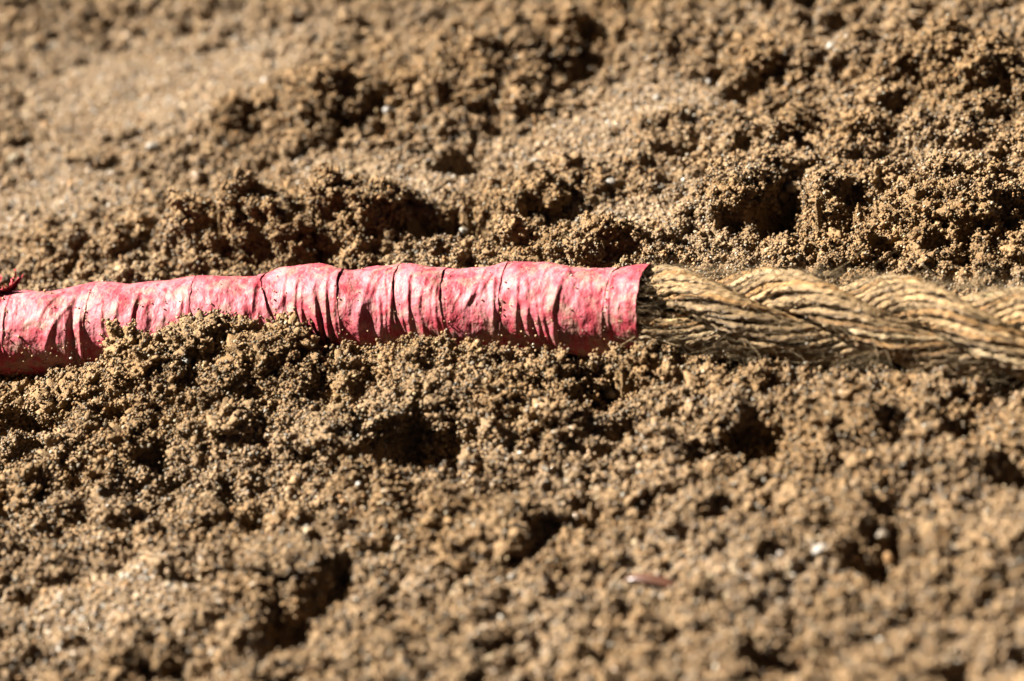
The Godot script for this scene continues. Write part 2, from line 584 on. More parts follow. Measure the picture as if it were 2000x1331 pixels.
func scatter_grains() -> void:
	var bufs: Array[PackedFloat32Array] = []
	for k in grain_shapes.size():
		bufs.append(PackedFloat32Array())
	var bases: Array[Basis] = []
	for k in 256:
		bases.append(rand_basis())
	for layer in 2:
		var gap := GRAIN_SPACING * (1.0 if layer == 0 else 1.45)
		var z := -0.47
		while z < 0.335:
			var x := -0.255
			while x < 0.295:
				x += gap
				if not in_view(x, z, 0.035):
					continue
				var gx := x + rng.randf_range(-0.6, 0.6) * gap
				var gz := z + rng.randf_range(-0.6, 0.6) * gap
				var l := loose(gx, gz)
				var r := (0.00026 + 0.00075 * pow(rng.randf(), 2.4)) * (1.0 + 0.22 * smoothstep(0.0, 0.06, off_axis(gx, gz)))
				if rng.randf() < 0.02:
					r *= 1.9
				var up := (rng.randf_range(-0.9, 0.35) if layer == 0 else rng.randf_range(-0.4, 1.0)) * r * (0.3 + 0.7 * clampf(l, 0, 1))
				var at := Vector3(gx, height(gx, gz) + up, gz)
				if not clear_of_rope(at, r):
					continue
				var s := rng.randi() % (bufs.size() - 1) if rng.randf() < 0.988 else bufs.size() - 1
				put(bufs[s], bases[rng.randi() & 255] * Basis.from_scale(Vector3(rng.randf_range(0.75, 1.3), rng.randf_range(0.65, 1.1), 1.0) * r), at, grain_color() * tone(gx, gz))
			z += gap
	var root := Node3D.new()
	root.name = "sand_grains"
	add_child(root)
	tag(root, "countless tan sand grains covering the soil", "sand", "", "stuff")
	for k in bufs.size():
		many("grains", grain_shapes[k], grain_mat if k < bufs.size() - 1 else quartz_mat, bufs[k], root)


func lump(seed_at: float, radius: float, squash: Vector3, rough: float, grain: float, cover: float, core_detail := 2, tint := Color.WHITE) -> Pile:
	# a lump of soil: an uneven core crusted with sand grains
	var p := Pile.new()
	var o := Vector3(seed_at * 3.71, seed_at * 1.93, 0)
	var core := icosphere(core_detail)
	var base := Color(0.37, 0.24, 0.122) * tint
	for d in core[0]:
		p.v.append(d * squash * (radius * 0.90 - grain * 0.4) * (swell(d, o, rough) + 0.09 * n_fine.get_noise_3dv(d * radius * 1500.0 + o)))
		p.c.append(base)
	p.i = core[1].duplicate()
	p.smooth()
	var count := int(4.0 * PI * radius * radius / (PI * grain * grain) * cover)
	for k in count:
		var d := rand_dir()
		var at := d * squash * radius * swell(d, o, rough)
		if rng.randf() < 0.12:
			at += d * grain * rng.randf_range(0.4, 1.4)
		grain_into(p, at * 0.985, grain * (0.42 + 1.25 * pow(rng.randf(), 2.2)), grain_color() * tint)
	return p


func swell(d: Vector3, o: Vector3, rough: float) -> float:
	return 1.0 + rough * (0.75 * n_fine.get_noise_3dv(d * 1.1 + o) + 0.35 * n_fine.get_noise_3dv(d * 2.7 + o) + 0.15 * n_fine.get_noise_3dv(d * 6.0 + o))


func grain_into(p: Pile, at: Vector3, r: float, c: Color) -> void:
	var b := rand_basis().scaled(Vector3(rng.randf_range(0.7, 1.4), rng.randf_range(0.6, 1.1), rng.randf_range(0.75, 1.2)) * r)
	var first := p.v.size()
	for v in ico_v:
		p.v.append(at + b * (v * rng.randf_range(0.74, 1.18)))
		p.n.append((b * v).normalized())
		p.c.append(c)
	for k in ico_i:
		p.i.append(first + k)


func covers_stone(x: float, z: float, r: float) -> bool:
	for b in bare:
		var dx := x - b.x
		var dz := z - b.y
		# nothing on the stone, nor so close on the eye's side as to hide it
		if absf(dx) < b.z + r and dz > -b.z - r * 0.5 and dz < b.z + r * 2.2:
			return true
	return false


func scatter_crumbs() -> void:
	var shapes: Array[ArrayMesh] = []
	var size := []
	for k in 5:      # tiny
		shapes.append(lump(k + 1.0, 0.0013, Vector3(1, 0.9, 1), 0.6, 0.00048, 0.7, 1).mesh())
		size.append(0.0013)
	for k in 5:      # middling
		shapes.append(lump(k + 11.0, 0.0026, Vector3(1, 0.85, 1), 0.85, 0.00052, 0.75, 2).mesh())
		size.append(0.0026)
	for k in 4:      # large
		shapes.append(lump(k + 21.0, 0.0048, Vector3(1, 0.8, 1.05), 0.95, 0.00054, 0.75, 3).mesh())
		size.append(0.0048)
	for k in 5:      # the coarser crumbs before the rope
		shapes.append(lump(k + 31.0, 0.0018, Vector3(1, 0.9, 1), 0.7, 0.00052, 0.95, 2).mesh())
		size.append(0.0017)
	for k in 5:
		shapes.append(lump(k + 41.0, 0.0033, Vector3(1, 0.85, 1), 0.95, 0.00055, 0.95, 3).mesh())
		size.append(0.0033)
	for k in 4:
		shapes.append(lump(k + 51.0, 0.0062, Vector3(1, 0.8, 1.05), 1.1, 0.00058, 0.95, 3).mesh())
		size.append(0.0060)
	var bufs: Array[PackedFloat32Array] = []
	for s in shapes:
		bufs.append(PackedFloat32Array())
	for k in 120000:
		var x := rng.randf_range(-0.25, 0.29)
		var z := rng.randf_range(-0.46, 0.325)
		if not in_view(x, z, 0.03):
			continue
		var l := loose(x, z) + 0.45 * n_soft.get_noise_2d(x * 60.0 + 11.0, z * 60.0)
		if rng.randf() > smoothstep(0.15, 1.15, l):
			continue
		var t := rng.randf()
		var s := rng.randi() % 5 if t < 0.55 else 5 + rng.randi() % 5 if t < 0.91 else 10 + rng.randi() % 4
		if s >= 10 and l < 0.7:
			s -= 5
		if rng.randf() < smoothstep(0.0, 0.05, off_axis(x, z)):
			s += 14
		var grow := rng.randf_range(0.7, 1.3)
		var r: float = size[s] * grow
		var at := Vector3(x, height(x, z) + r * rng.randf_range(0.0, 0.75), z)
		if not clear_of_rope(at, r * 1.6) or covers_stone(x, z, r):
			continue
		var g := rng.randf_range(0.85, 1.15)
		put(bufs[s], Basis(Vector3.UP, rng.randf() * TAU) * Basis(Vector3.RIGHT, rng.randf_range(-0.6, 0.6)) * Basis.from_scale(Vector3.ONE * grow), at, Color(g, g, g) * tone(x, z))
	var root := Node3D.new()
	root.name = "soil_crumbs"
	add_child(root)
	tag(root, "loose crumbs of sandy soil heaped over the ground", "soil crumbs", "", "stuff")
	for k in shapes.size():
		many("crumbs", shapes[k], crumb_mat, bufs[k], root)


# ------------------------------------------------------------------ the rope

func rope_point(s: float, r: float, th: float) -> Vector3:
	# s: station along the axis, th: angle round it, 0 on top, a quarter turn towards the camera
	var q := clampf(s + 1000.0, 0.0, 3799.0)
	var k := int(q)
	var p := ax_p[k].lerp(ax_p[k + 1], q - k)
	var t := ax_t[k]
	return p + Vector3(0, cos(th) * r, 0) + Vector3(-t.z, 0, t.x) * (sin(th) * r)


const TOP_S := [-1000, -330, -240, -120, -40, 40, 110, 200, 260, 330, 390, 460, 515, 560, 620, 690, 745, 800, 850, 900, 945, 1000, 1060, 1130, 1190, 1262, 1320, 1400]
const TOP_R := [17.2, 17.2, 16.4, 17.8, 17.0, 17.6, 16.7, 18.6, 17.6, 17.9, 18.6, 17.6, 17.0, 18.9, 19.4, 17.2, 17.8, 18.4, 17.2, 16.6, 16.9, 18.5, 18.3, 16.8, 16.5, 17.4, 17.4, 17.4]


func table(at: Array, val: Array, x: float) -> float:
	if x <= at[0]:
		return val[0]
	for k in at.size() - 1:
		if x < at[k + 1]:
			var t: float = (x - at[k]) / (at[k + 1] - at[k])
			return lerpf(val[k], val[k + 1], t * t * (3.0 - 2.0 * t))
	return val[-1]


func tape_radius(s: float, th: float) -> float:
	# the strands bulge under the tape and wind round with the lay
	var lag := (th + 0.5) * 110.0
	var hidden := smoothstep(2.3, 3.3, th) + (1.0 - smoothstep(-2.4, -1.3, th))
	var bulge := 1.35 * (table(TOP_S, TOP_R, s - lag * 0.55) - 17.7) * (1.0 - 0.75 * smoothstep(1205.0, 1250.0, s))
	return lerpf(17.7 + bulge, 17.5, clampf(hidden, 0, 1)) * 0.00103


func build_rope() -> void:
	var rope := Node3D.new()
	rope.name = "rope"
	add_child(rope)
	rope.position = Vector3.ZERO
	tag(rope, "thick three-strand straw coloured rope wrapped in wrinkled red tape, half sunk in soil", "rope")
	build_tape(rope)
	build_strands(rope)


func build_tape(rope: Node3D) -> void:
	var vinyl := StandardMaterial3D.new()
	vinyl.vertex_color_use_as_albedo = true
	vinyl.albedo_color = DAMP
	vinyl.roughness = 0.60
	vinyl.metallic_specular = 0.33
	var gn := FastNoiseLite.new()
	gn.seed = 31
	gn.frequency = 0.012
	gn.fractal_octaves = 5
	var nt := NoiseTexture2D.new()
	nt.width = 512
	nt.height = 512
	nt.seamless = true
	nt.noise = gn
	vinyl.heightmap_enabled = true
	vinyl.heightmap_texture = nt
	vinyl.heightmap_scale = 0.09
	vinyl.uv1_triplanar = true
	vinyl.uv1_scale = Vector3(30, 30, 30)
	# right-hand edge of every turn at the height of the eye's middle line, and how it leans (stations per radian)
	var edge := [-560.0, -420.0, -270.0, -130.0, 36.0, 190.0, 402.0, 552.0, 690.0, 797.0, 892.0, 1001.0, 1205.0, 1271.0]
	var lean := [0.0, 10.0, -10.0, 8.0, -3.0, -7.0, 8.0, 26.0, 8.0, 9.0, 12.0, 3.0, -3.0, 1.0]
	# folds: [turn, station and angle where it starts, where it ends, height in mm, width in stations, sharpness of its right flank]
	var folds := [
		[4, 28, -25, 18, 150, -1.5, 7, 0.8], [4, 14, -10, 2, 120, 1.2, 9, 0.4],
		[5, 148, -20, 92, 62, 0.7, 7, 0.4], [5, 170, 0, 104, 95, 0.6, 7, 0.5], [5, 140, 30, 110, 115, 0.5, 5, 0.5], [5, 179, -20, 158, 140, -1.7, 7, 0.7], [5, 163, 20, 148, 130, 0.9, 5, 0.4], [5, 187, 5, 176, 140, 1.0, 4, 0.5],
		[6, 222, 10, 240, 120, 0.8, 7, 0.4], [6, 295, -5, 276, 105, 1.0, 6, 0.4], [6, 268, 10, 244, 60, 0.5, 6, 0.5], [6, 318, 0, 305, 100, 0.5, 8, 0.5], [6, 345, 20, 338, 95, 0.5, 6, 0.4], [6, 388, -25, 396, 110, 0.6, 6, 0.3], [6, 378, -5, 382, 100, 0.8, 6, 0.4], [6, 255, 50, 268, 120, 0.5, 5, 0.4],
		[7, 438, 10, 436, 110, 0.8, 6, 0.4], [7, 505, 20, 500, 110, 0.9, 8, 0.4], [7, 516, -5, 520, 60, 0.9, 7, 0.4], [7, 528, 40, 512, 120, 0.9, 6, 0.4], [7, 538, -10, 548, 110, 0.4, 5, 0.4],
		[8, 574, -10, 582, 80, 0.8, 7, 0.35], [8, 606, -5, 598, 130, 1.5, 8, 0.35], [8, 612, 15, 626, 135, 0.9, 6, 0.35], [8, 640, 10, 651, 140, 1.5, 8, 0.3], [8, 660, 5, 672, 140, 1.1, 6, 0.35], [8, 681, -20, 690, 140, 0.5, 5, 0.4], [8, 592, 60, 570, 120, 0.8, 6, 0.4],
		[9, 752, -20, 722, 90, 1.0, 8, 0.4], [9, 768, -15, 745, 60, 0.7, 7, 0.4], [9, 766, 30, 770, 110, 0.7, 5, 0.4], [9, 779, 20, 776, 120, 0.6, 5, 0.4], [9, 786, 10, 792, 120, 0.8, 5, 0.4], [9, 735, 50, 722, 120, 0.4, 6, 0.4],
		[10, 822, 0, 826, 110, 1.0, 6, 0.3], [10, 856, 0, 848, 70, 0.8, 9, 0.45], [10, 848, 55, 858, 140, 1.1, 7, 0.35], [10, 878, -10, 885, 140, 0.4, 5, 0.35], [10, 868, -10, 872, 60, 0.6, 6, 0.4],
		[11, 960, 10, 932, 60, 0.9, 8, 0.4], [11, 956, -25, 962, 10, 0.7, 6, 0.4], [11, 974, -10, 966, 40, 0.7, 6, 0.4], [11, 985, -20, 990, 110, 0.8, 5, 0.4], [11, 912, 80, 920, 140, 0.7, 6, 0.35],
		[12, 1030, -5, 1036, 100, 1.1, 8, 0.25], [12, 1054, 10, 1048, 55, 0.8, 9, 0.5], [12, 1058, 45, 1062, 125, 1.1, 6, 0.3], [12, 1074, 45, 1079, 110, 0.9, 5, 0.3], [12, 1118, 10, 1108, 70, 1.3, 9, 0.25], [12, 1108, 60, 1116, 140, 1.4, 8, 0.25], [12, 1092, 60, 1088, 120, 0.9, 5, 0.4], [12, 1112, -10, 1134, 15, 0.6, 7, 0.4],
		[13, 1216, -25, 1212, 100, 0.5, 5, 0.4], [13, 1232, -10, 1228, 60, 0.25, 7, 0.5],
	]
	var nth := 172
	for turn in range(1, edge.size()):
		var fl := []
		for f in folds:
			if f[0] == turn:
				fl.append([f[1], deg_to_rad(f[2]), f[3], deg_to_rad(f[4]), f[5] * 0.00080, f[6] * 1.3, maxf(f[7], 0.33) * 1.25])
		var width: float = edge[turn] - edge[turn - 1]
		for k in int(width / (26.0 if turn < 12 else 40.0)):
			var a := rng.randf_range(-0.6, 1.4)
			var s0: float = edge[turn - 1] + width * rng.randf()
			var lean_by := rng.randf_range(-34, 22)
			fl.append([s0, a, s0 + lean_by, a + rng.randf_range(0.3, 1.4), rng.randf_range(-0.00022, 0.00042) * rng.randf_range(0.3, 1.2), rng.randf_range(2.5, 6.0), rng.randf_range(0.35, 0.8)])
		var cols := int((width + 14.0) / 1.7) + 1
		var p := Pile.new()
		var rows := cols + 3
		for j in nth + 1:
			var th := -2.6 + TAU * j / nth
			var swing := sin(th - 1.0) * 1.15
			var sl: float = edge[turn - 1] + lean[turn - 1] * swing - 13.0
			var sr: float = edge[turn] + lean[turn] * swing + 1.6 * n_fine.get_noise_2d(th * 2.4, turn * 5.0) + 0.7 * n_fine.get_noise_2d(th * 9.0, turn * 5.0)
			for k in rows:
				var u := minf(1.0, k / float(cols - 1))
				var s := lerpf(sl, sr, u)
				var r := tape_radius(s, th)
				var lift := lerpf(-0.00019, 0.00009, u)
				lift += (0.00009 if turn < edge.size() - 1 else 0.0) * smoothstep(0.0, 1.0, 1.0 - (1.0 - u) * width / 7.0) * (1.0 + 1.2 * n_fine.get_noise_2d(th * 3.0, turn * 9.0 + 2.0))
				var bend := 0.0
				for f in fl:
					var q: float = (th - f[1]) / (f[3] - f[1])
					if q > 0.0 and q < 1.0:
						var d: float = s - lerpf(f[0], f[2], q) - 3.0 * sin(q * 5.0 + f[0])
						var wd: float = f[5] * (1.0 if d < 0.0 else f[6])
						if absf(d) < wd * 2.6:
							bend += f[4] * exp(-d * d / (wd * wd)) * minf(1.0, 3.2 * minf(q, 1.0 - q) + 0.05)
				var fine := 0.00030 * n_fine.get_noise_3d(s * 0.018, th * 1.6, turn * 3.0 + 9.0) + 0.00014 * n_fine.get_noise_3d(s * 0.045, th * 2.2, turn * 3.0) + 0.00007 * n_fine.get_noise_3d(s * 0.16, th * 3.5, turn * 3.0 + 40.0)
				r += lift + bend * smoothstep(0.0, 0.12, u) + fine
				if k >= cols:      # the cut edge turns under
					r -= [0.00025, 0.0005, 0.0006][k - cols]
					s -= [0.0, 0.6, 14.0][k - cols]
				p.v.append(rope_point(s, r, th))
				p.c.append(tape_color(s, th, turn))
		for j in nth:
			for k in rows - 1:
				var a := j * rows + k
				p.i.append_array(PackedInt32Array([a, a + rows, a + 1, a + 1, a + rows, a + rows + 1]))
		p.smooth()
		obj("tape_turn", p.mesh(), vinyl, rope)
	# the torn end of the tape standing up at the left
	var rag := Pile.new()
	for k in 24:
		var s0 := rng.randf_range(-55.0, 24.0)
		var a0 := rng.randf_range(-0.75, -0.1)
		var o := rope_point(s0, 0.0172, a0)
		var dir := (Vector3(rng.randf_range(-0.6, 0.9), rng.randf_range(0.25, 1.0), rng.randf_range(-0.5, 0.5))).normalized()
		var side := dir.cross(rand_dir()).normalized()
		var wide := rng.randf_range(0.0012, 0.0040)
		var long := rng.randf_range(0.004, 0.0085)
		var curl := rand_dir() * 0.5
		var col := Color(0.62, 0.08, 0.09) * rng.randf_range(0.7, 1.1)
		var first := rag.v.size()
		for j in 9:
			var t := j / 8.0
			var c := o + (dir * t + curl * t * t) * long
			var wv := side * wide * (1.0 - 0.75 * t) * (1.0 + 0.5 * rng.randf_range(-1, 1))
			var bow := dir.cross(side) * wide * 0.5 * sin(j * 1.7)
			for q in [c - wv, c + bow, c + wv]:
				rag.v.append(q)
				rag.c.append(col)
		for j in 8:
			for q in 2:
				var a := first + j * 3 + q
				rag.i.append_array(PackedInt32Array([a, a + 3, a + 1, a + 1, a + 3, a + 4]))
	rag.smooth()
	var re := obj("torn_tape_end", rag.mesh(), vinyl, rope)
	re.set_meta("label", "ragged torn end of the red tape")
	# sand sticking to the tape
	var bufs: Array[PackedFloat32Array] = [PackedFloat32Array(), PackedFloat32Array(), PackedFloat32Array()]
	for k in 8000:
		var s := rng.randf_range(-200.0, 1262.0)
		var th := rng.randf_range(-0.5, 2.6)
		var want := 0.05 + 0.5 * smoothstep(1.55, 2.3, th)
		want *= 0.25 + 1.2 * maxf(0.0, n_soft.get_noise_2d(s * 0.02, th * 2.0) + 0.25)
		for e in edge:
			if s - e > 1.0 and s - e < 8.0:
				want += 0.22 + 0.15 * smoothstep(1.0, 2.0, th)
		if s > 1040 and s < 1120 and th > 1.2:
			want += 0.2
		if s > 868 and s < 905 and th > 1.3:
			want += 0.3
		if s > 40 and s < 190 and th > 1.3:
			want += 0.22
		if rng.randf() > want * 1.1:
			continue
		var r := rng.randf_range(0.00013, 0.00042) * (1.0 if rng.randf() < 0.9 else 1.6)
		put(bufs[k % 3], rand_basis().scaled(Vector3.ONE * r), rope_point(s, tape_radius(s, th) + r * 0.5 + 0.00025, th), grain_color() * 1.35)
	var dust := Node3D.new()
	dust.name = "sand_on_tape"
	add_child(dust)
	tag(dust, "sand grains stuck to the red tape", "sand", "", "stuff")
	for k in 3:
		many("grains", grain_shapes[k], grain_mat, bufs[k], dust)


func tape_color(s: float, th: float, turn: int) -> Color:
	var red := Color(0.50, 0.055, 0.080)
	var faded := Color(0.62, 0.205, 0.24)
	var grime := Color(0.36, 0.22, 0.16)
	var dusty := Color(0.52, 0.38, 0.26)
	var a := n_soft.get_noise_3d(s * 0.012, th * 1.3, turn * 2.0)
	var b := n_soft.get_noise_3d(s * 0.05, th * 3.5, 30.0)
	var c := n_fine.get_noise_3d(s * 0.35, th * 22.0, 60.0)
	var low := smoothstep(0.9, 2.1, th)
	var col := red.lerp(faded, clampf((0.40 if turn < 13 else 0.22) - 0.35 * low + 0.85 * a + 0.6 * b + 0.16 * c, 0.0, 1.0))
	var g := n_soft.get_noise_3d(s * 0.016, th * 1.7, 90.0) + 0.45 * b + 0.3 * low
	col = col.lerp(grime, clampf((g - 0.14) * 2.2, 0.0, 0.6))
	var d := n_soft.get_noise_3d(s * 0.028, th * 2.2, 140.0) + 0.7 * c + 0.25 * b
	return col.lerp(dusty, clampf((d - 0.26) * 1.3, 0.0, 0.4))


func build_strands(rope: Node3D) -> void:
	var jute := StandardMaterial3D.new()
	jute.vertex_color_use_as_albedo = true
	jute.albedo_color = DAMP
	jute.roughness = 0.6
	jute.metallic_specular = 0.4
	var gn := FastNoiseLite.new()
	gn.seed = 12
	gn.frequency = 0.035
	gn.fractal_octaves = 3
	var nt := NoiseTexture2D.new()
	nt.width = 256
	nt.height = 256
	nt.seamless = true
	nt.noise = gn
	var ramp := Gradient.new()
	ramp.offsets = PackedFloat32Array([0.0, 0.35, 0.65, 1.0])
	ramp.colors = PackedColorArray([Color(0.66, 0.56, 0.44), Color(0.90, 0.86, 0.80), Color(0.95, 0.92, 0.87), Color(1, 1, 0.98)])
	nt.color_ramp = ramp
	var nb := nt.duplicate()
	nb.color_ramp = null
	jute.albedo_texture = nt
	jute.heightmap_enabled = true
	jute.heightmap_texture = nb
	jute.heightmap_scale = 0.07
	var lay := 720.0
	var per := TAU / lay
	var rc := 0.0100
	var ry := 0.0070
	var first := 1222.0
	var last := 2640.0
	var step := 3.6
	for k in 3:
		var ph0 := -0.25 - per * (1310.0 + 240.0 * k)
		var core := Pile.new()
		var nseg := int((last - first) / 8.0)
		for j in nseg + 1:
			var s := first + j * 8.0
			var squeeze := lerpf(0.945, 1.0, smoothstep(1262.0, 1312.0, s))
			var c := rope_point(s, rc * squeeze, ph0 + per * s)
			var ax := rope_point(s, 0.0, 0.0)
			var e1 := (c - ax).normalized()
			var e2 := e1.cross(ax_t[int(s) + 1000])
			for q in 12:
				var w := TAU * q / 12.0
				core.v.append(c + (e1 * cos(w) + e2 * sin(w)) * ry * 0.9 * squeeze)
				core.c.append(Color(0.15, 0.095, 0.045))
				core.uv.append(Vector2(q / 6.0, s * 0.01))
		tube_faces(core, nseg, 12, 0)
		core.use_uv = true
		core.smooth()
		var strand := obj("strand", core.mesh(), jute, rope)
		for y in 16:
			var p := Pile.new()
			p.use_uv = true
			var tint := Color(0.83, 0.595, 0.32) * rng.randf_range(0.55, 1.2)
			var hue := rng.randf()
			if hue < 0.2:
				tint = Color(0.66, 0.40, 0.16) * rng.randf_range(0.8, 1.1)
			elif hue < 0.42:
				tint = Color(0.88, 0.69, 0.42) * rng.randf_range(0.8, 1.15)
			var thick := rng.randf_range(0.00112, 0.00150)
			var psi0 := TAU * (y + rng.randf_range(-0.28, 0.28)) / 16.0
			var ns := int((last - first) / step)
			var key := k * 20.0 + y
			var centers := PackedVector3Array()
			for j in ns + 1:
				var s := first + j * step
				var ph := ph0 + per * s
				var squeeze := lerpf(0.945, 1.0, smoothstep(1262.0, 1312.0, s))
				var c := rope_point(s, rc * squeeze, ph)
				var e1 := (c - rope_point(s, 0.0, 0.0)).normalized()
				var e2 := ax_t[int(s) + 1000].cross(e1)
				var psi := psi0 - 2.05 * per * (s - first) + 0.12 * n_fine.get_noise_2d(s * 0.010, key * 7.0)
				var rr := ry + 0.0008 * n_fine.get_noise_2d(s * 0.013, key * 3.0 + 50.0)
				rr *= squeeze
				centers.append(c + (e1 * cos(psi) + e2 * sin(psi)) * rr)
			for j in ns + 1:
				var s := first + j * step
				var t := (centers[mini(j + 1, ns)] - centers[maxi(j - 1, 0)]).normalized()
				var e1 := t.cross(Vector3(0.3, 0.2, 1.0)).normalized()
				var e2 := t.cross(e1)
				var rad := thick * (1.0 + 0.22 * n_fine.get_noise_2d(s * 0.05, key * 5.0))
				var shade := 1.0 + 0.28 * n_fine.get_noise_2d(s * 0.022, key * 9.0)
				for q in 9:
					var w := TAU * q / 8.0
					var rq := rad * (1.0 + 0.13 * sin(3.0 * w + s * 0.27 + key) + 0.08 * n_fine.get_noise_2d(s * 0.09 + w * 1.5, key * 4.0))
					p.v.append(centers[j] + (e1 * cos(w) + e2 * sin(w)) * rq)
					p.c.append(tint * shade)
					p.uv.append(Vector2(q / 8.0 * 2.0 + s * 0.012, s * 0.0045 + key * 0.13))
			tube_faces(p, ns, 9, 1)
			p.smooth()
			obj("yarn", p.mesh(), jute, strand)
	# loose fibres sprung from the lay
	for k in 170:
		obj("fibre", fibre(rng.randf_range(1275.0, 2080.0), rng.randf_range(-0.5, 2.5), rng.randf_range(0.006, 0.022), rng.randf_range(0.00012, 0.00030), 10).mesh(), jute, rope)
	for k in 16:      # frayed ends crossing the dark gap at the mouth of the tape
		obj("fibre", fibre(rng.randf_range(1270.0, 1335.0), rng.randf_range(1.5, 2.5), rng.randf_range(0.008, 0.018), rng.randf_range(0.00018, 0.00036), 8).mesh(), jute, rope)
	var fuzz := Pile.new()
	for k in 4200:
		fibre_into(fuzz, rng.randf_range(1266.0, 2300.0), rng.randf_range(-0.9, 2.6), rng.randf_range(0.002, 0.008), rng.randf_range(0.00003, 0.00008), 4)
	fuzz.smooth()
	fuzz.use_uv = true
	var fz := obj("fuzz", fuzz.mesh(), jute, rope)
	fz.set_meta("kind", "stuff")
	# sand caught between the strands
	var buf := PackedFloat32Array()
	for k in 1500:
		var s := rng.randf_range(1270.0, 2250.0)
		var th := rng.randf_range(-0.8, 2.3)
		if n_soft.get_noise_2d(s * 0.02, th * 3.0) < 0.0:
			continue
		put(buf, rand_basis().scaled(Vector3.ONE * rng.randf_range(0.0002, 0.00055)), rope_point(s, rng.randf_range(0.0150, 0.0178), th), grain_color())
	many("sand_on_rope", grain_shapes[1], grain_mat, buf, self)
	tag(get_node("sand_on_rope"), "sand grains caught between the strands of the bare rope", "sand", "", "stuff")


func tube_faces(p: Pile, segs: int, around: int, open: int) -> void:
	var base := p.v.size() - (segs + 1) * around
	for j in segs:
		for q in around - open:
			var a := base + j * around + q
			var b := base + j * around + (q + 1) % around
			p.i.append_array(PackedInt32Array([a, a + around, b, b, a + around, b + around]))


func fibre(s: float, th: float, long: float, thick: float, segs: int) -> Pile:
	var p := Pile.new()
	fibre_into(p, s, th, long, thick, segs)
	p.smooth()
	p.use_uv = true
	return p


func fibre_into(p: Pile, s: float, th: float, long: float, thick: float, segs: int) -> void:
	var o := rope_point(s, 0.0168, th)
	var out := (o - rope_point(s, 0.0, 0.0)).normalized()
	var along := ax_t[int(s) + 1000] * (1.0 if rng.randf() < 0.6 else -1.0)
	var dir := (along * rng.randf_range(0.5, 1.0) + out * rng.randf_range(0.05, 0.75) + rand_dir() * 0.35).normalized()
	hair_into(p, o, dir, long, thick, segs, Color(0.85, 0.66, 0.38) * rng.randf_range(0.45, 1.2), 0.6)


func hair_into(p: Pile, o: Vector3, dir: Vector3, long: float, thick: float, segs: int, col: Color, curl: float) -> void:
	var at := o
	var turn := rand_dir() * curl / segs
	for j in segs + 1:
		var e1 := dir.cross(Vector3(0.31, 0.84, 0.44)).normalized()
		var e2 := dir.cross(e1)
		var r := thick * (1.0 - 0.6 * j / segs)
		for q in 4:
			var w := TAU * q / 4.0
			p.v.append(at + (e1 * cos(w) + e2 * sin(w)) * r)
			p.c.append(col)
			p.uv.append(Vector2(q / 4.0, j * 0.1))
		at += dir * long / segs
		dir = (dir + turn + rand_dir() * 0.3 * curl / segs).normalized()
	tube_faces(p, segs, 4, 0)


# ------------------------------------------------------------------ single things on the soil

